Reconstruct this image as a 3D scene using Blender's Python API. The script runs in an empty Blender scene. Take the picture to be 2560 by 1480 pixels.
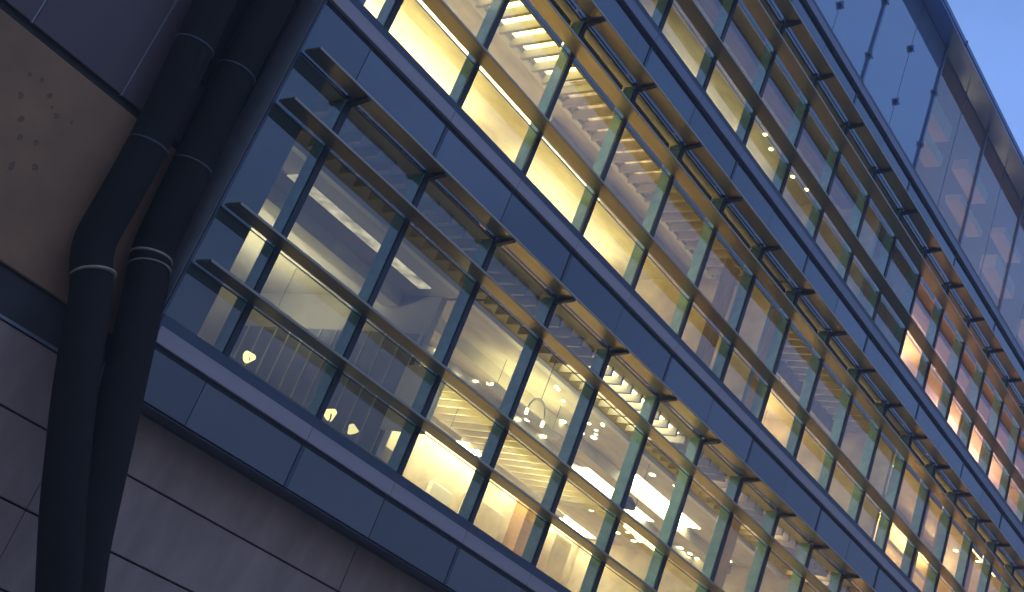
import bpy, bmesh, math, random
from mathutils import Matrix, Vector
random.seed(7)
SC = bpy.context.scene
COL = SC.collection

# ------------------------------------------------------------------ camera
cam_d = bpy.data.cameras.new("camera")
cam = bpy.data.objects.new("camera", cam_d)
COL.objects.link(cam)
SC.camera = cam
cam_d.sensor_fit = 'HORIZONTAL'
cam_d.sensor_width = 36.0
cam_d.lens = 3119.093 / 2560.0 * 36.0
cam_d.clip_start = 0.05
cam_d.clip_end = 3000
r_ = Vector((0.55574746, -0.75691403, 0.34383995))
d_ = Vector((0.51298522, -0.01324584, -0.85829524))
f_ = Vector((0.65421016, 0.65338021, 0.38092437))
m = Matrix(((r_.x, -d_.x, -f_.x, -7.32880341),
            (r_.y, -d_.y, -f_.y, -10.93679557),
            (r_.z, -d_.z, -f_.z, -3.45351793),
            (0, 0, 0, 1)))
cam.matrix_world = m

# ------------------------------------------------------------------ dusk sky and last daylight
SUN_EL, SUN_ROT = math.radians(4), math.radians(300)
w = bpy.data.worlds.new("World")
SC.world = w
w.use_nodes = True
nt = w.node_tree
bg = nt.nodes["Background"]
sky = nt.nodes.new("ShaderNodeTexSky")
sky.sky_type = 'NISHITA'
sky.sun_disc = False
sky.sun_elevation = SUN_EL
sky.sun_rotation = SUN_ROT
sky.dust_density = 0.5
sky.ozone_density = 6.0
# thin dusk cloud veil, darker and greyer towards the horizon
tc = nt.nodes.new("ShaderNodeTexCoord")
sx = nt.nodes.new("ShaderNodeSeparateXYZ")
nt.links.new(tc.outputs["Generated"], sx.inputs[0])
veil = nt.nodes.new("ShaderNodeValToRGB")
e = veil.color_ramp.elements
e[0].position = 0.0
e[0].color = (0.15, 0.15, 0.20, 1)
e[1].position = 0.62
e[1].color = (0.245, 0.44, 0.99, 1)
e2 = veil.color_ramp.elements.new(0.25)
e2.color = (0.172, 0.225, 0.42, 1)
nt.links.new(sx.outputs["Z"], veil.inputs["Fac"])
nz = nt.nodes.new("ShaderNodeTexNoise")
nz.inputs["Scale"].default_value = 2.2
nz.inputs["Detail"].default_value = 3
mpn = nt.nodes.new("ShaderNodeMapping")
mpn.inputs["Scale"].default_value = (1, 1, 2.0)
nt.links.new(tc.outputs["Generated"], mpn.inputs["Vector"])
nt.links.new(mpn.outputs["Vector"], nz.inputs["Vector"])
mr = nt.nodes.new("ShaderNodeMapRange")
mr.inputs["From Min"].default_value = 0.3
mr.inputs["From Max"].default_value = 0.7
mr.inputs["To Min"].default_value = 7.6
mr.inputs["To Max"].default_value = 12.2
nt.links.new(nz.outputs["Fac"], mr.inputs["Value"])
vm = nt.nodes.new("ShaderNodeVectorMath")
vm.operation = 'SCALE'
nt.links.new(veil.outputs["Color"], vm.inputs[0])
nt.links.new(mr.outputs["Result"], vm.inputs["Scale"])
mixc = nt.nodes.new("ShaderNodeMix")
mixc.data_type = 'RGBA'
mixc.inputs["Factor"].default_value = 0.85
nt.links.new(sky.outputs["Color"], mixc.inputs["A"])
nt.links.new(vm.outputs["Vector"], mixc.inputs["B"])
nt.links.new(mixc.outputs["Result"], bg.inputs["Color"])
bg.inputs["Strength"].default_value = 0.12

sun_d = bpy.data.lights.new("sun", 'SUN')
sun_d.energy = 0.02
sun_d.angle = math.radians(20)
sun_d.color = (1.0, 0.85, 0.75)
sun = bpy.data.objects.new("sun", sun_d)
COL.objects.link(sun)
sun.rotation_euler = (math.radians(75), 0, math.radians(-25))

SC.view_settings.view_transform = 'Standard'
SC.view_settings.look = 'None'
SC.view_settings.gamma = 1
SC.view_settings.exposure = 0
SC.view_settings.use_curve_mapping = False
SC.render.engine = 'CYCLES'
SC.cycles.max_bounces = 10
SC.cycles.diffuse_bounces = 5
SC.cycles.glossy_bounces = 5
SC.cycles.transparent_max_bounces = 40
SC.cycles.use_denoising = True
SC.render.filter_size = 2.9
SC.cycles.sample_clamp_indirect = 4.0


# ------------------------------------------------------------------ materials
def mat(name, col, rough=0.6, metal=0.0, var=0.12, scale=3.0, bump=0.0, bscale=40.0, spec=0.5, coords="Object", detail=5.0, stretch=None):
    mt = bpy.data.materials.new(name)
    mt.use_nodes = True
    t = mt.node_tree
    b = t.nodes["Principled BSDF"]
    b.inputs["Roughness"].default_value = rough
    b.inputs["Metallic"].default_value = metal
    b.inputs["Specular IOR Level"].default_value = spec
    tcn = t.nodes.new("ShaderNodeTexCoord")
    src = tcn.outputs[coords]
    if stretch:
        mp = t.nodes.new("ShaderNodeMapping")
        mp.inputs["Scale"].default_value = stretch
        t.links.new(src, mp.inputs["Vector"])
        src = mp.outputs["Vector"]
    n = t.nodes.new("ShaderNodeTexNoise")
    n.inputs["Scale"].default_value = scale
    n.inputs["Detail"].default_value = detail
    n.inputs["Roughness"].default_value = 0.6
    t.links.new(src, n.inputs["Vector"])
    cr = t.nodes.new("ShaderNodeValToRGB")
    e = cr.color_ramp.elements
    e[0].position, e[1].position = 0.3, 0.7
    e[0].color = tuple(c * (1 - var) for c in col) + (1,)
    e[1].color = tuple(min(1, c * (1 + var)) for c in col) + (1,)
    t.links.new(n.outputs["Fac"], cr.inputs["Fac"])
    t.links.new(cr.outputs["Color"], b.inputs["Base Color"])
    if bump:
        n2 = t.nodes.new("ShaderNodeTexNoise")
        n2.inputs["Scale"].default_value = bscale
        n2.inputs["Detail"].default_value = 3
        t.links.new(src, n2.inputs["Vector"])
        bp = t.nodes.new("ShaderNodeBump")
        bp.inputs["Strength"].default_value = bump
        bp.inputs["Distance"].default_value = 0.01
        t.links.new(n2.outputs["Fac"], bp.inputs["Height"])
        t.links.new(bp.outputs["Normal"], b.inputs["Normal"])
    return mt


def emit(name, col, strength, var=0.0, scale=4.0):
    mt = bpy.data.materials.new(name)
    mt.use_nodes = True
    t = mt.node_tree
    t.nodes.remove(t.nodes["Principled BSDF"])
    e = t.nodes.new("ShaderNodeEmission")
    e.inputs["Color"].default_value = col + (1,)
    e.inputs["Strength"].default_value = strength
    if var:
        tcn = t.nodes.new("ShaderNodeTexCoord")
        n = t.nodes.new("ShaderNodeTexNoise")
        n.inputs["Scale"].default_value = scale
        t.links.new(tcn.outputs["Object"], n.inputs["Vector"])
        r = t.nodes.new("ShaderNodeMapRange")
        r.inputs["From Min"].default_value = 0.3
        r.inputs["From Max"].default_value = 0.7
        r.inputs["To Min"].default_value = strength * (1 - var)
        r.inputs["To Max"].default_value = strength * (1 + var)
        t.links.new(n.outputs["Fac"], r.inputs["Value"])
        t.links.new(r.outputs["Result"], e.inputs["Strength"])
    t.links.new(e.outputs["Emission"], t.nodes["Material Output"].inputs["Surface"])
    return mt


def glass(name, r0, tint, back=None, wob=0.0):
    """coated flat glass: mirror reflection by a Schlick curve over a clear (or opaque enamelled) sheet"""
    mt = bpy.data.materials.new(name)
    mt.use_nodes = True
    t = mt.node_tree
    t.nodes.remove(t.nodes["Principled BSDF"])
    lw = t.nodes.new("ShaderNodeLayerWeight")
    lw.inputs["Blend"].default_value = 0.5
    pw = t.nodes.new("ShaderNodeMath"); pw.operation = 'POWER'
    pw.inputs[1].default_value = 4.5
    t.links.new(lw.outputs["Facing"], pw.inputs[0])
    ma = t.nodes.new("ShaderNodeMath"); ma.operation = 'MULTIPLY_ADD'
    ma.inputs[1].default_value = 1 - r0
    ma.inputs[2].default_value = r0
    t.links.new(pw.outputs[0], ma.inputs[0])
    fac = ma.outputs[0]
    if back is None:
        ge = t.nodes.new("ShaderNodeNewGeometry")
        inv = t.nodes.new("ShaderNodeMath"); inv.operation = 'SUBTRACT'
        inv.inputs[0].default_value = 1.0
        t.links.new(ge.outputs["Backfacing"], inv.inputs[1])
        mu = t.nodes.new("ShaderNodeMath"); mu.operation = 'MULTIPLY'
        t.links.new(fac, mu.inputs[0]); t.links.new(inv.outputs[0], mu.inputs[1])
        fac = mu.outputs[0]
        a = t.nodes.new("ShaderNodeBsdfTransparent")
        a.inputs["Color"].default_value = tint + (1,)
    else:
        a = t.nodes.new("ShaderNodeBsdfDiffuse")
        a.inputs["Color"].default_value = back + (1,)
    g = t.nodes.new("ShaderNodeBsdfGlossy")
    g.inputs["Roughness"].default_value = 0.02
    g.inputs["Color"].default_value = (0.95, 0.98, 1, 1)
    if wob:
        tcn = t.nodes.new("ShaderNodeTexCoord")
        n = t.nodes.new("ShaderNodeTexNoise")
        n.inputs["Scale"].default_value = 1.3
        n.inputs["Detail"].default_value = 1
        t.links.new(tcn.outputs["Object"], n.inputs["Vector"])
        bp = t.nodes.new("ShaderNodeBump")
        bp.inputs["Strength"].default_value = wob
        bp.inputs["Distance"].default_value = 0.02
        t.links.new(n.outputs["Fac"], bp.inputs["Height"])
        t.links.new(bp.outputs["Normal"], g.inputs["Normal"])
    mx = t.nodes.new("ShaderNodeMixShader")
    t.links.new(fac, mx.inputs["Fac"])
    t.links.new(a.outputs[0], mx.inputs[1])
    t.links.new(g.outputs[0], mx.inputs[2])
    t.links.new(mx.outputs[0], t.nodes["Material Output"].inputs["Surface"])
    return mt


M = {}
M['pane'] = glass("window_glass", 0.16, (0.89, 0.95, 0.88), None, 0.12)
M['spandrel'] = glass("enamelled_glass", 0.165, (1, 1, 1), (0.030, 0.033, 0.045), 0.10)
M['spandrel_b'] = glass("enamelled_glass_b", 0.178, (1, 1, 1), (0.036, 0.038, 0.046), 0.22)
M['spandrel_c'] = glass("enamelled_glass_c", 0.152, (1, 1, 1), (0.028, 0.032, 0.042), 0.16)
M['screen'] = glass("screen_glass", 0.24, (1, 1, 1), (0.16, 0.21, 0.28), 0.10)
M['fin'] = mat("bronze_grey_metal", (0.47, 0.39, 0.28), 0.36, 0.8, 0.10, 2.0, stretch=(0.4, 6, 6))
M['cap'] = mat("dark_grey_aluminium", (0.05, 0.055, 0.065), 0.45, 0.3, 0.12)
M['mullion'] = mat("green_grey_aluminium", (0.30, 0.52, 0.46), 0.16, 0.0, 0.18, 6.0, bump=0.25, bscale=14)
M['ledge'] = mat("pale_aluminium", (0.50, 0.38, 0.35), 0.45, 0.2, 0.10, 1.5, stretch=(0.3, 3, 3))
M['ledge_b'] = mat("darker_aluminium", (0.26, 0.24, 0.27), 0.42, 0.35, 0.10, 1.5, stretch=(0.3, 3, 3))  # darker ledge tone for the upper storeys
M['frame'] = mat("slate_aluminium", (0.10, 0.11, 0.135), 0.45, 0.3, 0.10)
M['coping'] = mat("blue_grey_metal", (0.16, 0.20, 0.30), 0.35, 0.3, 0.10)
M['trim'] = mat("dark_return_panel", (0.34, 0.30, 0.26), 0.55, 0.2, 0.15)
M['stone'] = mat("grey_stone_cladding", (0.47, 0.30, 0.21), 0.85, 0, 0.2, 1.6, bump=0.5, bscale=60, stretch=(1.3, 1.3, 0.5))
M['tan'] = mat("tan_render", (0.41, 0.20, 0.088), 0.9, 0, 0.16, 1.6, bump=0.35, bscale=30)
M['chip'] = mat("chipped_render", (0.27, 0.135, 0.065), 0.9, 0, 0.3, 30)
M['floor'] = mat("pale_oak_floor", (0.62, 0.50, 0.38), 0.5, 0, 0.12, 2, stretch=(1, 8, 1))
M['mauve'] = mat("mauve_metal_panel", (0.145, 0.088, 0.073), 0.55, 0.1, 0.10, 1.5)
M['groove'] = mat("joint_black", (0.075, 0.06, 0.05), 0.9, 0, 0.2)
M['flash'] = mat("light_flashing", (0.34, 0.32, 0.30), 0.5, 0.3, 0.15)
M['pipe'] = mat("black_pipe", (0.022, 0.014, 0.008), 0.85, 0, 0.15, 5.0, bump=0.3, bscale=30, spec=0.2)
M['ring'] = mat("pale_pipe_collar", (0.42, 0.31, 0.19), 0.6, 0.0, 0.35, 14)
M['ringd'] = mat("dull_pipe_collar", (0.10, 0.11, 0.11), 0.5, 0.1, 0.3, 12)
M['soffit'] = mat("pale_soffit_metal", (0.38, 0.50, 0.85), 0.25, 0.85, 0.08, 1.0)
M['ground'] = mat("paving", (0.20, 0.17, 0.14), 0.85, 0, 0.2, 0.8, bump=0.4, bscale=20, coords="Object")
M['ceil'] = mat("ceiling_paint", (0.60, 0.56, 0.51), 0.8, 0, 0.22, 2.2, stretch=(0.6, 1.6, 1))
M['ceilcool'] = mat("grey_ceiling_paint", (0.52, 0.50, 0.53), 0.8, 0, 0.10, 1.5)
M['wallw'] = mat("cream_wall", (0.60, 0.52, 0.41), 0.8, 0, 0.26, 2.0)
M['wallc'] = mat("blue_grey_wall", (0.46, 0.45, 0.50), 0.7, 0, 0.12, 1.2)
M['wallp'] = mat("salmon_wall", (0.64, 0.42, 0.33), 0.8, 0, 0.12, 1.2)
M['baffle'] = mat("ceiling_baffle_paint", (0.50, 0.45, 0.38), 0.6, 0, 0.12, 3)
M['wood'] = mat("oak_board", (0.34, 0.21, 0.11), 0.55, 0, 0.25, 2.5, stretch=(1, 8, 8))
M['white'] = mat("white_board", (0.74, 0.73, 0.70), 0.4, 0, 0.05)
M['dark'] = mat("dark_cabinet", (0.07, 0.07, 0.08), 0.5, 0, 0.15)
M['duct'] = mat("galvanised_duct", (0.5, 0.5, 0.5), 0.35, 0.7, 0.15, 4)
M['locker'] = mat("locker_blue_grey", (0.16, 0.18, 0.30), 0.5, 0.1, 0.08, 2)
M['ceilp'] = mat("salmon_ceiling", (0.62, 0.46, 0.39), 0.8, 0, 0.10, 1.2)
M['raft'] = mat("tan_raft", (0.60, 0.44, 0.28), 0.8, 0, 0.15, 2)
M['bulk'] = mat("olive_bulkhead", (0.16, 0.145, 0.10), 0.7, 0, 0.25, 3)
M['curtain'] = mat("cream_curtain", (0.60, 0.50, 0.36), 0.9, 0, 0.12, 4)
_t = M['curtain'].node_tree
_b = _t.nodes['Principled BSDF']
_tr = _t.nodes.new('ShaderNodeBsdfTranslucent')
_tr.inputs['Color'].default_value = (0.62, 0.48, 0.30, 1)
_mx = _t.nodes.new('ShaderNodeMixShader')
_mx.inputs['Fac'].default_value = 0.45
_t.links.new(_b.outputs[0], _mx.inputs[1])
_t.links.new(_tr.outputs[0], _mx.inputs[2])
_t.links.new(_mx.outputs[0], _t.nodes['Material Output'].inputs['Surface'])
M['red'] = mat("red_fabric", (0.35, 0.05, 0.05), 0.8, 0, 0.15)


# ------------------------------------------------------------------ helpers
def add_box(bm, x0, x1, y0, y1, z0, z1):
    v = [bm.verts.new((x, y, z)) for x in (x0, x1) for y in (y0, y1) for z in (z0, z1)]
    for f in ((0, 1, 3, 2), (4, 6, 7, 5), (0, 4, 5, 1), (2, 3, 7, 6), (0, 2, 6, 4), (1, 5, 7, 3)):
        bm.faces.new([v[i] for i in f])


def add_tube(bm, pts, radii, n=20, cap=True):
    rings = []
    pts = [Vector(p) for p in pts]
    up = None
    for i, p in enumerate(pts):
        t = (pts[min(i + 1, len(pts) - 1)] - pts[max(i - 1, 0)]).normalized()
        if up is None:
            up = t.orthogonal().normalized()
        a = (up - t * up.dot(t)).normalized()
        up = a
        b = t.cross(a)
        r = radii[i] if isinstance(radii, (list, tuple)) else radii
        rings.append([bm.verts.new(p + (a * math.cos(2 * math.pi * k / n) + b * math.sin(2 * math.pi * k / n)) * r) for k in range(n)])
    for q, s in zip(rings, rings[1:]):
        for k in range(n):
            bm.faces.new((q[k], q[(k + 1) % n], s[(k + 1) % n], s[k]))
    if cap:
        bm.faces.new(rings[0][::-1]); bm.faces.new(rings[-1])


def finish(bm, name, material, smooth=False, bevel=0.0):
    bmesh.ops.recalc_face_normals(bm, faces=bm.faces)
    if bevel:
        bmesh.ops.bevel(bm, geom=bm.edges[:], offset=bevel, segments=1, affect='EDGES')
    me = bpy.data.meshes.new(name)
    bm.to_mesh(me)
    bm.free()
    if smooth:
        for p in me.polygons:
            p.use_smooth = True
    me.materials.append(material)
    return me


def link(name, me, parent=None, loc=(0, 0, 0), rz=0.0):
    o = bpy.data.objects.new(name, me)
    COL.objects.link(o)
    o.location = loc
    if rz:
        o.rotation_euler = (0, 0, rz)
    if parent:
        o.parent = parent
    return o


def boxo(name, material, parent, x0, x1, y0, y1, z0, z1, bevel=0.0, label=None):
    """one box-shaped piece, its own origin at its centre"""
    cx, cy, cz = (x0 + x1) / 2, (y0 + y1) / 2, (z0 + z1) / 2
    bm = bmesh.new()
    add_box(bm, x0 - cx, x1 - cx, y0 - cy, y1 - cy, z0 - cz, z1 - cz)
    o = link(name, finish(bm, name, material, False, bevel), parent, (cx, cy, cz))
    if label:
        o["label"] = label
    return o


_cache = {}


def boxs(name, material, parent, loc, size, rz=0.0, bevel=0.0):
    """box with shared mesh data"""
    key = (name, material.name, tuple(round(s, 4) for s in size), bevel)
    if key not in _cache:
        bm = bmesh.new()
        a, b, c = (s / 2 for s in size)
        add_box(bm, -a, a, -b, b, -c, c)
        _cache[key] = finish(bm, name, material, False, bevel)
    return link(name, _cache[key], parent, loc, rz)


def thing(name, label, cat, loc=(0, 0, 0), group=None, rz=0.0):
    o = bpy.data.objects.new(name, None)
    o.empty_display_size = 0.3
    COL.objects.link(o)
    o.location = loc
    o.rotation_euler = (0, 0, rz)
    o["label"] = label
    o["category"] = cat
    if group:
        o["group"] = group
    return o


def tag(o, label, cat, group=None):
    o["label"] = label
    o["category"] = cat
    if group:
        o["group"] = group
    return o


# ------------------------------------------------------------------ ground
bm = bmesh.new()
add_box(bm, -400, 400, -400, 400, -5.35, -5.05)
g = link("ground", finish(bm, "ground", M['ground']))
g["kind"] = "structure"

# ------------------------------------------------------------------ stone clad wall (left and below)
WY = 0.45
wall = thing("stone_clad_wall", "dim stone and render wall behind the black pipes and under the glass", "wall", (-1, WY, -5.05))
woff = Vector((1, -WY, 5.05))


def wbox(name, material, x0, x1, y0, y1, z0, z1, bevel=0.0, label=None):
    return boxo(name, material, wall, x0 + 1, x1 + 1, y0 - WY, y1 - WY, z0 + 5.05, z1 + 5.05, bevel, label)


wbox("backing_wall", M['groove'], -9.0, 30.0, WY + 0.06, WY + 0.45, -5.05, -0.95)
wbox("backing_wall", M['groove'], -9.0, -0.97, WY + 0.06, WY + 0.45, -0.95, 13.0)
J = 0.018
zc = [-0.80, -1.50, -2.253, -3.0, -3.75, -4.5, -5.04]
xj = [-9.0, -5.2, -1.0, 3.2, 7.4, 11.6, 15.8, 20.0, 24.2, 30.0]
for i in range(len(zc) - 1):
    for k in range(len(xj) - 1):
        top = zc[i]
        if i == 0 and xj[k] > -1.5:
            top = -0.875
        wbox("stone_panel", M['stone'], xj[k] + 0.004, xj[k + 1] - 0.004, WY + random.uniform(-0.003, 0.004), WY + 0.055, zc[i + 1] + J * 0.6, top - J * 0.6, 0.006)
wbox("flashing", M['flash'], -9.0, -1.02, WY - 0.02, WY + 0.055, -0.795, -0.765)
wbox("recess_board", M['groove'], -9.0, -1.0, WY + 0.035, WY + 0.058, -0.76, -0.36)  # shade of the recess is put into the board's dark colour
wbox("tan_panel", M['tan'], -9.0, -0.98, WY - 0.01, WY + 0.055, -0.335, 1.70, 0.01, "tan render band of the wall")
for (px, pz) in ((-3.45, 1.35), (-3.32, 1.38), (-3.18, 1.30), (-3.1, 1.22), (-3.02, 1.18), (-2.86, 1.22), (-3.30, 0.93), (-3.22, 0.78), (-3.06, 0.83), (-3.42, 1.12), (-2.95, 0.62), (-3.14, 0.5)):
    bm = bmesh.new()
    n = 12
    r0 = random.uniform(0.016, 0.034)
    vs = [bm.verts.new((r0 * (1 + 0.35 * random.uniform(-1, 1)) * math.cos(2 * math.pi * k / n), -0.0025, r0 * 1.2 * (1 + 0.35 * random.uniform(-1, 1)) * math.sin(2 * math.pi * k / n))) for k in range(n)]
    vc = bm.verts.new((0, -0.0008, 0))
    for k in range(n):
        bm.faces.new((vs[k], vs[(k + 1) % n], vc))
    link("chipped_hole", finish(bm, "chipped_hole", M['chip']), wall, (px + 1 + 0.3, -0.0105, pz + 5.05))
pj = [-9.0, -6.79, -5.655, -4.52, -3.385, -2.25, -1.115, -0.98]
for k in range(len(pj) - 1):
    for (z0, z1) in ((1.80, 3.6), (3.63, 6.6), (6.63, 9.6), (9.63, 13.0)):
        wbox("metal_panel", M['mauve'], pj[k] + 0.013, pj[k + 1] - 0.013, WY, WY + 0.055, z0, z1, 0.004)
    if k:
        wbox("joint_strip", M['flash'], pj[k] - 0.009, pj[k] + 0.009, WY + 0.012, WY + 0.055, 1.80, 13.0)

wbox("dark_backing_panel", M['pipe'], -2.02, -1.0, WY - 0.06, WY - 0.004, 2.50, 13.0, 0.006)  # dark board filling the black area behind the upper pipes
# ------------------------------------------------------------------ the two drain pipes
def pipe(name, label, pts, r, rings):
    base = Vector(pts[-1])
    t = thing(name, label, "drainpipe", base, "pair of black drainpipes")
    # round the corners of the polyline
    P = [Vector(p) for p in pts]
    out = [P[0]]
    for a, b, c in zip(P, P[1:], P[2:]):
        d = min((b - a).length, (c - b).length) * 0.45
        p0 = b + (a - b).normalized() * d
        p1 = b + (c - b).normalized() * d
        for s in range(7):
            u = s / 6
            out.append(p0 * (1 - u) ** 2 + b * 2 * u * (1 - u) + p1 * u * u)
    out.append(P[-1])
    bm = bmesh.new()
    add_tube(bm, [p - base for p in out], r, 28)
    barrel = link("pipe_barrel", finish(bm, "pipe_barrel", M['pipe'], True), t)
    for (idx, mk, hh) in rings:
        c = Vector(idx[0]); d = Vector(idx[1]).normalized()
        bm = bmesh.new()
        add_tube(bm, [c - base - d * hh, c - base - d * hh * 0.5, c - base + d * hh * 0.5, c - base + d * hh], [r + 0.004, r + 0.013, r + 0.013, r + 0.004], 28)
        link("pipe_collar", finish(bm, "pipe_collar", M[mk], True), barrel)
    return t


PA = [(-2.5, 0.2, 13.0), (-2.03, 0.2, 3.6), (-1.85, 0.2, 1.426), (-1.862, 0.2, 0.20), (-1.72, 0.02, -0.20), (-1.553, -0.25, -1.124), (-1.195, -0.5, -2.232), (-0.924, -0.62, -2.868), (0.0, -1.05, -5.05)]
PB = [(-1.52, 0.2, 13.0), (-1.42, 0.2, 5.0), (-1.40, 0.2, 3.7), (-1.39, 0.2, 2.75), (-1.318, 0.2, 1.564), (-1.255, 0.2, 0.50), (-1.205, 0.08, 0.18), (-1.091, -0.3, -1.024), (-0.814, -0.52, -2.422), (-0.705, -0.58, -2.792), (-0.1, -0.9, -5.05)]
pipe("drainpipe", "black drainpipe with the cranked elbow beside the tan wall", PA, 0.205,
     [(((-1.95, 0.2, 2.65), (0.08, 0, -1.2)), 'ringd', 0.012), (((-1.85, 0.2, 1.43), (0.05, 0, -1.2)), 'ringd', 0.012),
      (((-1.765, 0.06, -0.06), (0.14, -0.16, -0.40)), 'ring', 0.014)])
pipe("drainpipe", "black drainpipe with a double pale collar next to the glass corner", PB, 0.212,
     [(((-1.383, 0.2, 2.75), (0.03, 0, -1.2)), 'ringd', 0.012), (((-1.32, 0.2, 1.56), (0.08, 0, -1.2)), 'ringd', 0.012),
      (((-1.246, 0.175, 0.46), (0.05, -0.1, -0.5)), 'ring', 0.014), (((-1.228, 0.135, 0.34), (0.06, -0.16, -0.5)), 'ring', 0.008)])

# ------------------------------------------------------------------ glazed building
NB = 19                    # bays of 1.5 m
S = 1.5
X0, X1 = -0.93, NB * S
bld = thing("glass_building", "long glass fronted office building with blue bands and lit rooms at dusk", "building", (0, 0, 0))
SILL = [0.0, 4.443, 8.206, 11.95]
ROWS = [[0.0, 0.62, 1.32, 2.69, 3.38], [4.443, 5.09, 6.45, 7.10], [8.206, 8.82, 10.16, 10.87]]
SPT = [4.09, 7.85, 11.62]  # spandrel tops

# glass panes
for fl, zs in enumerate(ROWS):
    for za, zb in zip(zs, zs[1:]):
        for b in range(-1, NB):
            xa = X0 + 0.02 if b < 0 else b * S + 0.0
            xb = (b + 1) * S - 0.10
            boxs("glass_pane", M['pane'], bld, ((xa + xb) / 2, 0.01, (za + zb) / 2), (xb - xa, 0.016, zb - za - 0.012), random.uniform(-0.003, 0.003))
        # slim inner transom between the rows
        if za > zs[0]:
            boxo("glazing_joint", M['cap'], bld, X0 + 0.02, X1, 0.004, 0.016, za - 0.0055, za + 0.0055)
# mullions: outer cap and deep inner profile
for fl, zs in enumerate(ROWS):
    h = zs[-1] - zs[0]
    for i in range(0, NB + 1):
        x = i * S - 0.05
        mu = boxs("mullion", M['mullion'], bld, (x, 0.122, (zs[0] + zs[-1]) / 2), (0.07, 0.20, h), 0, 0.006)
        boxs("mullion_cap", M['cap'], mu, (0.008, -0.126, 0), (0.084, 0.03, h), 0, 0.004)
# sun fins standing off the glass and their brackets
for fl, zs in enumerate(ROWS):
    for k, zf in enumerate(zs[1:]):
        fin = boxo("sun_fin", M['fin'], bld, X0 + 0.01, X1, -0.345, -0.065, zf, zf + 0.035, 0.006)
        for i in range(0, NB + 1):
            x = i * S - 0.05
            boxs("fin_bracket", M['cap'], fin, Vector((x, -0.10, zf + 0.055)) - fin.location, (0.035, 0.16, 0.035))
            if k == len(zs) - 2:
                bm_key = "gusset"
                if bm_key not in _cache:
                    bm = bmesh.new()
                    prof = [(-0.033, 0.0), (-0.335, 0.0), (-0.335, -0.025), (-0.033, -0.085)]
                    va = [bm.verts.new((-0.03, y, z)) for y, z in prof]
                    vb = [bm.verts.new((0.03, y, z)) for y, z in prof]
                    bm.faces.new(va); bm.faces.new(vb[::-1])
                    for q in range(4):
                        bm.faces.new((va[q], va[(q + 1) % 4], vb[(q + 1) % 4], vb[q]))
                    _cache[bm_key] = finish(bm, "fin_gusset", M['cap'])
                link("fin_gusset", _cache[bm_key], fin, Vector((x, 0, zf - 0.003)) - fin.location)
# dark bulkhead boards behind the narrow top row of the upper storeys
for zs, dz in ((ROWS[1], 0.17), (ROWS[2], 0.28)):
    for b in range(0, NB):
        boxs("bulkhead_board", M['bulk'], bld, (b * S + 0.7, 0.245, (zs[-2] + dz + zs[-1]) / 2), (1.38, 0.03, zs[-1] - zs[-2] - dz))
# spandrels, ledges, frames
def band(z_bot, z_top, sill, first):
    # spandrel glass panels, two bays long joints alternate
    for b in range(-1, NB):
        xa = X0 if b < 0 else b * S - 0.10
        xb = (b + 1) * S - 0.112
        if b < 0:
            xb = -0.112
        boxs("spandrel_panel", M[random.choice(['spandrel', 'spandrel_b', 'spandrel_c'])], bld, ((xa + xb) / 2, 0.012, (z_bot + z_top) / 2), (xb - xa, 0.03, z_top - z_bot), random.uniform(-0.004, 0.004))
        if b >= 0 and b % 2 == 1:
            boxs("joint_cover", M['frame'], bld, (b * S - 0.075, -0.008, (z_bot + z_top) / 2), (0.055, 0.012, z_top - z_bot - 0.02))
    boxo("spandrel_backing", M['cap'], bld, X0, X1, 0.035, 0.09, z_bot, z_top)
    boxo("shadow_gap", M['cap'], bld, X0, X1, -0.012, 0.04, z_top + 0.003, z_top + 0.045)
    zl = z_top + 0.048
    zt = sill - 0.135
    x = X0
    e = 1.38
    while x < X1 - 0.01:
        xe = min(e, X1)
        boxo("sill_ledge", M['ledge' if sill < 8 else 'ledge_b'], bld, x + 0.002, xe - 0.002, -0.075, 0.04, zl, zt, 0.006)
        x = xe
        e += 1.5
    boxo("sill_frame", M['frame'], bld, X0, X1, -0.035, 0.20, zt + 0.003, sill - 0.006, 0.004)


band(-0.86, -0.36, 0.0, True)
for fl in range(3):
    band(ROWS[fl][-1] + 0.015, SPT[fl], SILL[fl + 1], False)
# soffit under the lowest spandrel, back to the stone wall
boxo("soffit", M['frame'], bld, X0, X1, 0.035, WY + 0.08, -0.885, -0.865)
# corner return
boxo("corner_return", M['trim'], bld, X0 - 0.035, X0 - 0.003, 0.0, WY + 0.1, -0.86, 15.2)
boxo("corner_bead", M['frame'], bld, X0 - 0.028, X0 - 0.004, -0.03, -0.002, -0.86, 15.2)
# dark wall behind the first strip of glass
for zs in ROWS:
    boxo("end_wall", M['dark'], bld, X0, -0.44, 0.03, 0.25, zs[0], zs[-1])

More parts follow.
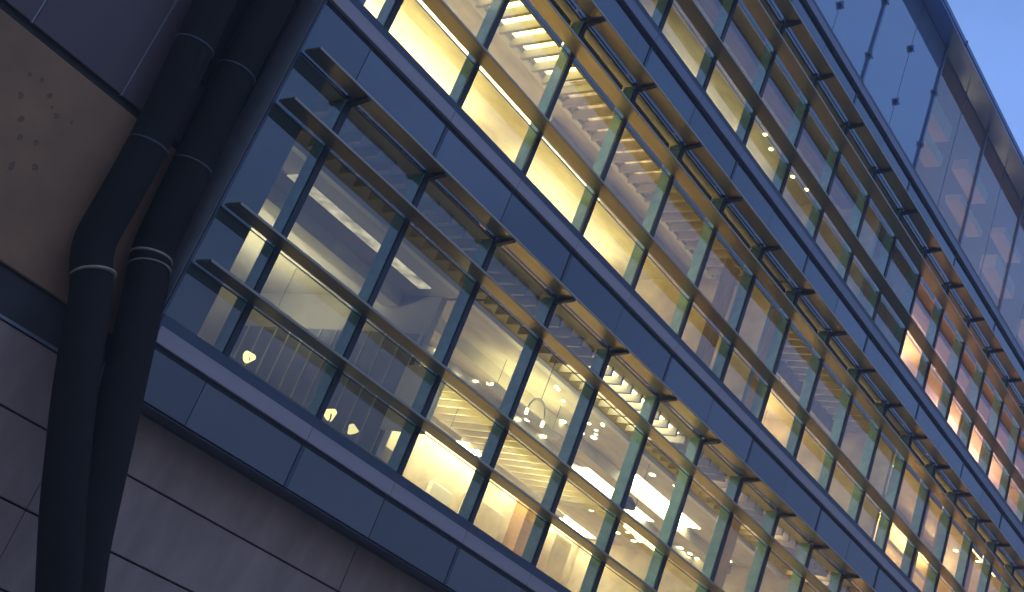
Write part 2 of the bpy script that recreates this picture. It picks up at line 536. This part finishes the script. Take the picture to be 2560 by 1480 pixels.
# top storey: glass screen, clamps, mullions, roof
ZT0, ZT1 = 11.95, 15.24
for b in range(-1, NB):
    xa = X0 if b < 0 else b * S - 0.04
    xb = (b + 1) * S - 0.055
    mt = M['screen'] if b < 9 else M['pane']
    o = boxs("screen_panel", mt, bld, ((xa + xb) / 2, 0.012, (ZT0 + ZT1) / 2), (xb - xa, 0.02, ZT1 - ZT0), random.uniform(-0.001, 0.001))
boxo("screen_backing", M['cap'], bld, X0, 13.35, 0.06, 0.12, ZT0, ZT1)
for i in range(0, NB + 1):
    x = i * S - 0.047
    if i % 2 == 1:
        boxs("screen_mullion", M['coping'], bld, (x, -0.012, (ZT0 + ZT1) / 2), (0.055, 0.05, ZT1 - ZT0))
    else:
        boxs("screen_joint", M['coping'], bld, (x, 0.008, (ZT0 + ZT1) / 2), (0.012, 0.02, ZT1 - ZT0))
    if i < 10:
        for z in (12.6, 14.0):
            key = "clamp"
            if key not in _cache:
                bm = bmesh.new()
                bmesh.ops.create_cone(bm, cap_ends=True, segments=12, radius1=0.05, radius2=0.04, depth=0.05, matrix=Matrix.Rotation(math.pi / 2, 4, 'X'))
                add_box(bm, -0.09, 0.09, -0.012, 0.012, -0.018, 0.018)
                add_box(bm, -0.018, 0.018, -0.013, 0.013, -0.09, 0.09)
                _cache[key] = finish(bm, "screen_clamp", M['coping'])
            link("screen_clamp", _cache[key], bld, (x, -0.04, z))
boxo("roof_soffit", M['soffit'], bld, X0, X1, -0.40, 0.5, 15.25, 15.29)
boxo("roof_coping", M['coping'], bld, X0, X1, -0.42, 0.5, 15.294, 15.42, 0.01)
boxo("roof_slab", M['cap'], bld, X0, X1, 0.51, 8.2, 15.25, 15.42)
for i in range(1, 7):
    boxs("coping_joint", M['cap'], bld, (i * 4.5, -0.425, 15.36), (0.03, 0.02, 0.14))

# ------------------------------------------------------------------ rooms behind the glass
CEIL = [3.43, 7.16, 10.93, 15.2]
DEP = 7.0
for fl in range(4):
    zt = SILL[fl] - 0.05
    boxo("floor_slab", M['floor'], bld, X0, X1, 0.205, DEP + 0.3, zt - 0.28, zt)
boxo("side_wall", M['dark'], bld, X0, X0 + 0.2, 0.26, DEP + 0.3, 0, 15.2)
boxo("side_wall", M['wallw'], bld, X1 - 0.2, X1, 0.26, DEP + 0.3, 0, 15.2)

FLN = ["lowest lit floor", "middle lit floor", "third lit floor", "top floor"]
ORD = ["first", "second", "third", "fourth", "fifth", "sixth", "seventh", "eighth", "ninth", "tenth", "eleventh", "twelfth",
       "thirteenth", "fourteenth", "fifteenth", "sixteenth", "seventeenth", "eighteenth", "nineteenth"]
EM = {}


def lampmat(col, s, var=0.0):
    k = (col, s, var)
    if k not in EM:
        EM[k] = emit("lamp_glow", col, s, var)
    return EM[k]


WARM = (1.0, 0.79, 0.35)
AMB = (1.0, 0.62, 0.28)
PINK = (1.0, 0.62, 0.46)
PEACH = (1.0, 0.68, 0.42)
NEUT = (1.0, 0.82, 0.49)


def room(fl, xa, xb, wall_m, ceil_m, partition=True, y0=0.28):
    z0, zc = SILL[fl] - 0.05, CEIL[fl]
    boxo("ceiling", ceil_m, bld, xa, xb - 0.004, 0.096, DEP, zc, zc + 0.06)
    boxo("back_wall", wall_m, bld, xa, xb - 0.004, DEP, DEP + 0.12, z0, zc + 0.06)
    if partition:
        boxo("partition_wall", wall_m, bld, xb - 0.06, xb + 0.06, y0, DEP - 0.01, z0, zc - 0.003)


def fill(fl, x, y, L, col, s, label, drop=0.55):
    """added hung trough that throws fill light at the ceiling"""
    z = CEIL[fl] - drop  # lamp put in only to brighten the rooms
    t = thing("fill_trough", label, "light", (x, y, z), "uplight troughs added to brighten the rooms")
    bm = bmesh.new()
    prof = [(-0.11, 0.05), (-0.07, -0.03), (0.07, -0.03), (0.11, 0.05), (0.095, 0.05), (0.06, -0.015), (-0.06, -0.015), (-0.095, 0.05)]
    va = [bm.verts.new((-L / 2, y_, z_)) for y_, z_ in prof]
    vb = [bm.verts.new((L / 2, y_, z_)) for y_, z_ in prof]
    for q in range(8):
        bm.faces.new((va[q], va[(q + 1) % 8], vb[(q + 1) % 8], vb[q]))
    bm.faces.new(va); bm.faces.new(vb[::-1])
    link("housing", finish(bm, "housing", M['white']), t)
    bm = bmesh.new(); add_tube(bm, [(-L / 2 + 0.04, 0, 0.02), (L / 2 - 0.04, 0, 0.02)], 0.03, 10)
    link("lamp_tube", finish(bm, "lamp_tube", lampmat(col, s), True), t)
    for sx in (-1, 1):
        bm = bmesh.new(); add_tube(bm, [(sx * L * 0.42, 0, -0.01), (sx * L * 0.42, 0, drop - 0.004)], 0.006, 6)
        link("rod", finish(bm, "rod", M['dark']), t)


def glint_disc(fl, x, y, col, s, r=0.055):  # small glowing ceiling discs put in for the glints
    key = ("dl", col, s, r)
    if key not in _cache:
        bm = bmesh.new()
        bmesh.ops.create_cone(bm, cap_ends=True, segments=12, radius1=r, radius2=r, depth=0.012)
        _cache[key] = finish(bm, "glint_disc", lampmat(col, s))
    link("glint_disc", _cache[key], bld, (x, y, CEIL[fl] - 0.008))


def dome(x, y, z, r, label, zc, col, s):
    t = thing("pendant_lamp", label, "light", (x, y, z), "round shade pendant lamps in the lit rooms")
    bm = bmesh.new()
    prof = [(0.05, r * 0.75), (r * 0.55, r * 0.6), (r * 0.88, r * 0.28), (r, 0), (r * 0.96, 0), (r * 0.8, r * 0.25), (r * 0.5, r * 0.52), (0.04, r * 0.66)]
    n = 24
    rg = [[bm.verts.new((a * math.cos(2 * math.pi * k / n), a * math.sin(2 * math.pi * k / n), h)) for k in range(n)] for a, h in prof]
    for p, q in zip(rg, rg[1:] + rg[:1]):
        for k in range(n):
            bm.faces.new((p[k], p[(k + 1) % n], q[(k + 1) % n], q[k]))
    link("lamp_shade", finish(bm, "lamp_shade", M['dark' if s < 1 else 'white'], True), t)
    if s > 0:
        bm = bmesh.new()
        bmesh.ops.create_uvsphere(bm, u_segments=12, v_segments=8, radius=r * 0.3, matrix=Matrix.Translation((0, 0, r * 0.25)))
        link("bulb", finish(bm, "bulb", lampmat(col, s), True), t)
    bm = bmesh.new(); add_tube(bm, [(0, 0, r * 0.6), (0, 0, zc - z - 0.003)], 0.008, 6)
    link("cord", finish(bm, "cord", M['dark']), t)


def baffles(fl, xa, xb, ya, yb, m_, sp=0.30, hgt=0.14, drop=0.01):
    zc = CEIL[fl] - drop
    x = xa
    while x < xb:
        boxs("ceiling_baffle", m_, bld, (x, (ya + yb) / 2, zc - hgt / 2), (0.05, yb - ya, hgt))
        x += sp


def panel_light(fl, xa, xb, ya, yb, col, s, var=0.0):
    boxo("light_panel", lampmat(col, s, var), bld, xa, xb, ya, yb, CEIL[fl] - 0.012, CEIL[fl] - 0.002)


def strip(fl, x, y, L, col, s, label, drop=0.35, along='x', r=0.035):
    """hung tube lamp: housing, diffuser, two rods"""
    z = CEIL[fl] - drop
    t = thing("pendant_light", label, "light", (x, y, z), "tube lights hung in the lit rooms", 0 if along == 'x' else math.pi / 2)
    bm = bmesh.new(); add_box(bm, -L / 2, L / 2, -0.05, 0.05, 0.0, 0.05)
    link("housing", finish(bm, "housing", M['white']), t)
    bm = bmesh.new(); add_tube(bm, [(-L / 2 + 0.03, 0, -0.03), (L / 2 - 0.03, 0, -0.03)], r, 10)
    link("diffuser", finish(bm, "diffuser", lampmat(col, s), True), t)
    for sx in (-1, 1):
        bm = bmesh.new(); add_tube(bm, [(sx * L * 0.4, 0, 0.05), (sx * L * 0.4, 0, drop - 0.004)], 0.006, 6)
        link("rod", finish(bm, "rod", M['dark']), t)
    return t


def beam(fl, xa, xb, y, wy, h, m_):
    boxo("ceiling_beam", m_, bld, xa, xb, y - wy / 2, y + wy / 2, CEIL[fl] - h, CEIL[fl] - 0.002)


def clutter(fl, xa, xb, mats, n, seed):
    """boards and cabinets on the back wall, bulkheads on the ceiling"""
    rn = random.Random(seed)
    z0, zc = SILL[fl] - 0.05, CEIL[fl]
    x = xa + 0.2
    while x < xb - 0.5:
        wd = rn.uniform(0.35, 1.3)
        if x + wd > xb - 0.1:
            break
        if rn.random() < 0.75:
            h0 = rn.uniform(1.0, 2.2); h1 = rn.uniform(0.5, zc - z0 - h0 - 0.1)
            boxo(rn.choice(["wall_board", "wall_cabinet"]), M[rn.choice(mats)], bld, x, x + wd, DEP - rn.uniform(0.05, 0.4), DEP - 0.003, z0 + h0, z0 + h0 + h1, 0.01)
        x += wd + rn.uniform(0.05, 0.5)


# ---- lowest floor
room(0, -0.44, 4.6, M['wallc'], M['ceilcool'], True, 2.3)
room(0, 4.66, 15.9, M['wallw'], M['ceil'])
room(0, 15.96, X1, M['wallw'], M['ceil'], False)
baffles(0, -0.3, 22, 0.35, 1.35, M['baffle'])
baffles(0, 5.4, 13.5, 4.2, 6.4, M['baffle'], 0.34, 0.12)
beam(0, -0.4, 4.5, 3.3, 0.35, 0.22, M['ceil'])
beam(0, 4.7, 15.8, 3.1, 0.35, 0.22, M['ceil'])
beam(0, -0.4, 15.8, 1.75, 0.12, 0.08, M['white'])
beam(0, 4.7, 15.8, 4.0, 0.16, 0.30, M['duct'])
panel_light(0, 6.3, 8.9, 0.45, 1.3, NEUT, 9.0)
panel_light(0, 10.6, 11.5, 0.5, 1.2, AMB, 3)
panel_light(0, 12.6, 13.3, 0.5, 1.2, AMB, 6)
panel_light(0, 15.0, 15.6, 0.5, 1.3, AMB, 6)
panel_light(0, 17.6, 18.4, 0.5, 1.3, AMB, 5)
panel_light(0, 20.0, 20.6, 0.5, 1.3, AMB, 5)
panel_light(0, 1.3, 4.3, 2.34, 2.60, (1.0, 0.80, 0.58), 0.62, 0.6)
panel_light(0, 11.1, 13.7, 2.6, 4.3, NEUT, 22.0)
panel_light(0, 9.4, 10.6, 3.1, 3.35, NEUT, 9.0, 0.5)
panel_light(0, 13.2, 15.4, 1.7, 1.95, AMB, 1.3, 0.5)
panel_light(0, 16.6, 19.4, 2.2, 2.5, AMB, 1.3, 0.5)
fill(0, 2.2, 4.9, 3.6, NEUT, 85, "uplight trough added on the lowest lit floor left of the blue grey lockers", 0.95)
fill(0, 7.2, 5.3, 3.6, WARM, 80.0, "uplight trough added under the slatted ceiling of the lowest lit floor, left of its twin")
fill(0, 11.2, 5.3, 3.0, WARM, 68.0, "uplight trough added under the slatted ceiling of the lowest lit floor, right of its twin")
fill(0, 7.4, 2.5, 2.0, WARM, 44.0, "short uplight trough added close to the glass of the lowest lit floor")
fill(0, 18.5, 3.2, 4.0, AMB, 80.0, "amber uplight trough added at the far right end of the lowest lit floor")
fill(0, 24.0, 3.2, 4.0, AMB, 80.0, "farthest amber uplight trough added on the lowest lit floor")
clutter(0, 0, 4.4, ['white', 'wallc', 'dark', 'wallc'], 6, 3)
clutter(0, 4.9, 15.6, ['white', 'wood', 'wallw', 'dark'], 9, 5)
clutter(0, 16.2, 26, ['white', 'wood', 'wallp'], 9, 6)
# locker doors with pale edges on the partition that faces left
y = 2.36
k = 0
while y < 6.6:
    boxo("locker_door", M['locker'], bld, 4.50, 4.537, y + 0.012, y + 0.36, 0.1, 2.75, 0.004)
    boxo("locker_edge", M['white'], bld, 4.485, 4.536, y - 0.008, y + 0.008, 0.1, 2.75)
    y += 0.38
boxo("wall_board", M['white'], bld, 4.36, 4.40, 1.35, 2.25, 1.1, 2.15, 0.01)
boxo("board_post", M['dark'], bld, 4.40, 4.45, 2.2, 2.25, -0.05, 2.3)
boxo("wall_board", M['red'], bld, -0.43, -0.30, 0.30, 0.36, 0.02, 0.62)
for (x, y) in ((8.9, 2.9), (9.5, 2.6), (10.1, 3.4), (10.2, 2.1), (9.0, 3.8), (11.0, 2.2), (11.4, 1.9), (9.7, 3.9), (8.2, 4.1), (15.2, 3.9), (15.0, 4.6), (15.3, 5.2), (14.9, 5.4), (7.3, 3.6), (6.4, 3.9), (12.0, 5.2), (12.8, 5.8), (13.6, 5.3)):
    glint_disc(0, x, y, NEUT, 22)
rn = random.Random(3)
for i in range(26):
    glint_disc(0, 13.9 + rn.random() * 1.9, 2.6 + rn.random() * 2.6, NEUT, 16, 0.035)
for i in range(20):
    glint_disc(0, 6.2 + rn.random() * 4.4, 1.9 + rn.random() * 2.6, NEUT, 18, 0.03)
for i in range(16):
    glint_disc(0, 16.4 + (i % 8) * 0.8, 2.9 + (i // 8) * 1.1, WARM, 18)
# ---- middle floor
room(1, -0.44, 10.2, M['wallw'], M['ceil'])
room(1, 10.26, 16.4, M['wallw'], M['ceil'])
room(1, 16.46, X1, M['wallw'], M['ceil'], False)
baffles(1, 0.1, 17, 0.5, 1.5, M['baffle'], 0.3, 0.16)
panel_light(1, 0.2, 4.2, 0.62, 1.45, WARM, 5.0, 0.35)
panel_light(1, 4.2, 6.9, 0.8, 1.4, AMB, 1.1, 0.7)
panel_light(1, 0.2, 7.4, 2.45, 2.62, NEUT, 5.0, 0.8)
panel_light(1, 10.9, 13.4, 2.9, 3.4, WARM, 5.0, 0.5)
beam(1, 0, 10, 1.62, 0.10, 0.06, M['white'])
beam(1, 5.0, 24, 2.2, 0.3, 0.2, M['ceil'])
beam(1, 10.3, 16.3, 1.75, 0.22, 0.34, M['duct'])
fill(1, 2.4, 3.9, 4.6, WARM, 135, "strong uplight trough added behind the brightest yellow panes of the middle lit floor")
fill(1, 7.6, 3.7, 3.6, WARM, 68.4, "uplight trough added in the middle lit floor where its yellow glow fades to beige")
fill(1, 12.2, 4.0, 3.0, WARM, 83.6, "uplight trough added in the middle lit floor past its first cross wall")
fill(1, 15.0, 3.2, 2.0, AMB, 57.0, "short uplight trough added in the middle lit floor before its second cross wall")
fill(1, 19.0, 3.3, 3.6, WARM, 87.4, "uplight trough added in the middle lit floor beside the cluster of glint discs")
fill(1, 23.6, 2.6, 3.2, AMB, 152.0, "amber uplight trough added at the far right end of the middle lit floor")
for i in range(24):
    rn = random.Random(i)
    glint_disc(1, 19.2 + rn.random() * 2.4, 2.7 + rn.random() * 1.0, WARM, 30, 0.05)
for (x, y) in ((11.0, 2.0), (12.5, 2.0), (14.0, 2.0), (13.2, 2.8), (17.2, 1.2), (17.9, 1.6), (18.4, 1.1), (24.2, 1.0), (24.6, 1.5), (25.2, 1.2), (23.6, 1.4)):
    glint_disc(1, x, y, WARM, 24)
panel_light(1, 23.2, 25.2, 0.5, 0.9, AMB, 7.0, 0.6)
panel_light(1, 20.5, 22.5, 0.6, 0.8, AMB, 1.6, 0.6)
clutter(1, 0.2, 10, ['white', 'wood', 'wallw'], 5, 11)
clutter(1, 10.6, 26, ['white', 'wood', 'dark', 'wallw'], 5, 12)
# ---- third floor
room(2, -0.44, 13.2, M['wallw'], M['ceil'])
room(2, 13.26, 15.2, M['wallc'], M['ceilcool'])
room(2, 15.26, X1, M['wallp'], M['ceilp'], False)
fill(2, 9.6, 3.1, 5.0, WARM, 40, "uplight trough added behind the pale gold panes of the third lit floor")
fill(2, 14.25, 2.9, 1.6, AMB, 24.7, "dim uplight trough added in the third lit floor between its two cross walls")
fill(2, 18.7, 2.6, 2.6, PEACH, 190.0, "strong amber uplight trough added behind the orange panes of the third lit floor")
fill(2, 25.2, 2.8, 5.0, PINK, 133.0, "salmon uplight trough added at the far right end of the third lit floor")
beam(2, 3, 16.5, 1.1, 0.3, 0.16, M['wood'])
beam(2, 16.8, 28, 1.1, 0.3, 0.16, M['wood'])
for (x, y) in ((10.6, 1.9), (11.1, 2.0), (11.6, 1.8), (12.1, 1.95), (12.6, 1.85), (14.6, 1.5), (15.4, 2.0), (20.2, 1.6), (20.7, 1.75), (21.2, 1.6), (21.6, 1.8), (23.0, 1.1), (23.3, 1.3), (23.6, 1.15), (24.0, 1.3), (24.4, 1.1)):
    glint_disc(2, x, y, WARM, 12, 0.045)
clutter(2, 3, 26, ['white', 'wood', 'dark'], 5, 21)
# ---- top floor, right end
room(3, 13.5, X1, M['dark'], M['dark'], False)  # dark wall and ceiling colour stands in for an unlit room
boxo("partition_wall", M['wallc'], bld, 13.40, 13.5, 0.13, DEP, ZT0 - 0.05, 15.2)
rn = random.Random(5)
for xq in (13.55, 16.6, 19.5, 22.7):
    for zq in (13.3, 14.25):
        boxo("hung_raft", M['raft'], bld, xq + rn.uniform(0, 0.12), xq + rn.uniform(1.45, 1.9), 0.35, 0.74, zq + rn.uniform(-0.12, 0.12), zq + rn.uniform(0.25, 0.34), 0.01)
panel_light(3, 13.8, 20.8, 3.0, 6.5, PEACH, 3.6)  # both panels added out of view, light the rafts by floor bounce
panel_light(3, 21.2, 28.0, 3.0, 6.5, PEACH, 3.6)

# ---- fill light panels added over the deep part of each room
for (fl, xa, xb, ya, yb, col, st) in (
        (0, 5.0, 8.4, 6.45, 6.9, NEUT, 28.0), (0, 8.8, 12.0, 6.45, 6.9, NEUT, 28.0),
        (0, 12.4, 15.6, 6.45, 6.9, NEUT, 26.0), (0, 16.4, 20.0, 5.2, 6.4, AMB, 19.0), (0, 20.4, 24.0, 5.2, 6.4, AMB, 14.0), (0, 24.4, 28.0, 5.2, 6.4, AMB, 14.0),
        (1, 0.0, 5.0, 4.6, 6.4, WARM, 12.0), (1, 5.4, 10.0, 4.6, 6.4, WARM, 8.0), (1, 10.6, 13.2, 4.6, 6.4, NEUT, 12.5), (1, 13.5, 16.2, 4.6, 6.4, NEUT, 11.5),
        (1, 16.8, 20.4, 4.6, 6.4, WARM, 12.0), (1, 20.8, 24.4, 4.6, 6.4, AMB, 12.0), (1, 24.8, 28.2, 4.6, 6.4, AMB, 14.0),
        (2, 0.0, 6.4, 4.2, 6.2, NEUT, 2.0), (2, 6.8, 13.0, 4.2, 6.2, NEUT, 2.2), (2, 13.6, 15.0, 4.2, 6.2, AMB, 4.0), (2, 15.6, 21.0, 4.2, 6.2, PEACH, 8.0),
        (2, 21.4, 25.0, 4.2, 6.2, PINK, 9.0), (2, 25.4, 28.2, 4.2, 6.2, PINK, 9.0)):
    panel_light(fl, xa, xb, ya, yb, col, st)

# ---- pleated curtains hanging inside some panes
def curtain(fl, x, wd, z0, z1):
    bm = bmesh.new()
    n = max(8, int(wd / 0.022))
    rn = random.Random(int(x * 100))
    prev = None
    ph = rn.random() * 6
    for k in range(n + 1):
        u = k / n
        yy = 0.03 * math.sin(u * wd * 55 + ph + 0.6 * math.sin(u * 9 + ph))
        a = bm.verts.new((u * wd, yy, z0)); c = bm.verts.new((u * wd, yy * 0.8, z1))
        if prev:
            bm.faces.new((prev[0], a, c, prev[1]))
        prev = (a, c)
    bmesh.ops.solidify(bm, geom=bm.faces[:], thickness=0.004)
    link("curtain", finish(bm, "curtain", M['curtain'], True), bld, (x, 0.32, 0))


for (x, wd) in ((8.45, 0.5), (9.05, 0.35), (10.3, 0.3), (16.6, 0.5), (18.2, 0.7), (19.6, 0.4), (21.2, 0.9), (22.8, 0.6)):
    curtain(1, x, wd, SILL[1] - 0.03, 6.6)
for (x, wd) in ((14.2, 0.35), (18.1, 0.5), (19.5, 0.4), (21.1, 0.6)):
    curtain(2, x, wd, SILL[2] - 0.03, 10.3)
for (x, wd) in ((10.7, 0.7), (13.6, 0.4)):
    curtain(0, x, wd, -0.04, 2.9)

# ---- single lamps and furniture seen through the glass
dome(9.62, 1.6, 2.30, 0.24, "dark round pendant shade hung before the glaring white ceiling panel", CEIL[0], NEUT, 0)
dome(8.55, 2.3, 2.45, 0.16, "small white pendant lamp with a bright bulb left of the glaring ceiling panel", CEIL[0], NEUT, 60)
dome(11.6, 2.6, 6.3, 0.2, "white pendant lamp with a bright bulb in the middle lit floor", CEIL[1], WARM, 50)
strip(0, 11.0, 1.9, 1.5, WARM, 9, "glowing tube light hung just under the glaring white ceiling panel", 1.25, 'x')
strip(0, 17.6, 2.4, 1.5, AMB, 6, "amber tube light hung at the right end of the lowest lit floor", 0.5, 'x')
strip(1, 12.6, 1.6, 1.4, WARM, 6, "warm tube light hung near the glass of the middle lit floor", 0.5, 'x')
# upright tube lamp beside the board
t = thing("floor_lamp", "upright glowing tube lamp beside the white board on the lowest lit floor", "lamp", (3.96, 1.30, -0.05))
bm = bmesh.new(); add_tube(bm, [(0, 0, 0.02), (0, 0, 1.52)], 0.012, 8)
link("lamp_pole", finish(bm, "lamp_pole", M['dark']), t)
bm = bmesh.new(); bmesh.ops.create_cone(bm, cap_ends=True, segments=20, radius1=0.15, radius2=0.13, depth=0.025, matrix=Matrix.Translation((0, 0, 0.0135)))
link("lamp_base", finish(bm, "lamp_base", M['dark']), t)
bm = bmesh.new(); add_tube(bm, [(0, 0, 1.525), (0, 0, 2.02)], 0.024, 10)
link("lamp_tube", finish(bm, "lamp_tube", lampmat(NEUT, 8), True), t)
# arched two ended lamp
t = thing("arch_lamp", "thin arched wire lamp with two glowing ends hung on the lowest lit floor", "lamp", (6.25, 1.2, 2.36))
bm = bmesh.new()
add_tube(bm, [(-0.22 + 0.0, 0, 0.0)] + [(-0.22 * math.cos(u * math.pi / 10), 0, 0.26 * math.sin(u * math.pi / 10)) for u in range(1, 10)] + [(0.22, 0, 0.0)], 0.012, 8)
link("lamp_wire", finish(bm, "lamp_wire", M['white'], True), t)
for sx in (-1, 1):
    bm = bmesh.new(); add_tube(bm, [(sx * 0.22, 0, -0.09), (sx * 0.22, 0, -0.003)], 0.028, 10)
    link("bulb", finish(bm, "bulb", lampmat(NEUT, 6), True), t)
bm = bmesh.new(); add_tube(bm, [(0, 0, 0.272), (0, 0, CEIL[0] - 2.36 - 0.1)], 0.006, 6)
link("cord", finish(bm, "cord", M['dark']), t)
# low cabinet with three small lamps by the first bays
t = thing("low_cabinet", "long low cabinet just inside the first panes of the lowest lit floor", "cabinet", (2.0, 1.0, -0.05))
boxo("carcass", M['wallc'], t, -1.6, 1.6, -0.18, 0.22, 0.0, 0.30, 0.008)
boxo("cabinet_top", M['wood'], t, -1.62, 1.62, -0.20, 0.24, 0.303, 0.33, 0.004)
for k in range(4):
    boxo("cabinet_door", M['white'], t, -1.58 + k * 0.79, -0.83 + k * 0.79, -0.20, -0.183, 0.02, 0.285, 0.004)


def table_lamp(x, y, label, s, tilt, r):
    t = thing("table_lamp", label, "lamp", (x, y, 0.281), "small lamps standing on the low cabinet")
    bm = bmesh.new(); bmesh.ops.create_cone(bm, cap_ends=True, segments=16, radius1=0.07, radius2=0.06, depth=0.02, matrix=Matrix.Translation((0, 0, 0.0105)))
    link("lamp_base", finish(bm, "lamp_base", M['dark']), t)
    bm = bmesh.new(); add_tube(bm, [(0, 0, 0.02), (0.02, 0, 0.12), (0, 0, 0.19)], 0.01, 8)
    link("lamp_stem", finish(bm, "lamp_stem", M['dark']), t)
    bm = bmesh.new()
    bmesh.ops.create_cone(bm, cap_ends=False, segments=20, radius1=r, radius2=r * 0.45, depth=r * 1.4, matrix=Matrix.Translation((0, 0, 0.19)) @ Matrix.Rotation(tilt, 4, 'Y'))
    bmesh.ops.solidify(bm, geom=bm.faces[:], thickness=0.004)
    link("lamp_shade", finish(bm, "lamp_shade", lampmat(WARM, s), True), t)


table_lamp(0.95, 1.0, "small tilted lamp with a glowing shade at the left end of the low cabinet", 2.2, 1.1, 0.075)
table_lamp(2.42, 1.0, "glowing cone lamp in the middle of the low cabinet", 1.8, 0.7, 0.085)
table_lamp(2.85, 1.02, "glowing cone lamp nearer the right end of the low cabinet", 1.4, -0.8, 0.075)

# ------------------------------------------------------------------ thin dusk haze
bm = bmesh.new()
add_box(bm, -410, 410, -410, 410, -6.4, 16.2)
hz = bpy.data.materials.new("haze_air")
hz.use_nodes = True
t = hz.node_tree
t.nodes.remove(t.nodes["Principled BSDF"])
pv = t.nodes.new("ShaderNodeVolumePrincipled")
pv.inputs["Color"].default_value = (1.0, 0.95, 0.90, 1)
pv.inputs["Density"].default_value = 0.0032
t.links.new(pv.outputs["Volume"], t.nodes["Material Output"].inputs["Volume"])
h = link("haze", finish(bm, "haze", hz))
h["kind"] = "stuff"
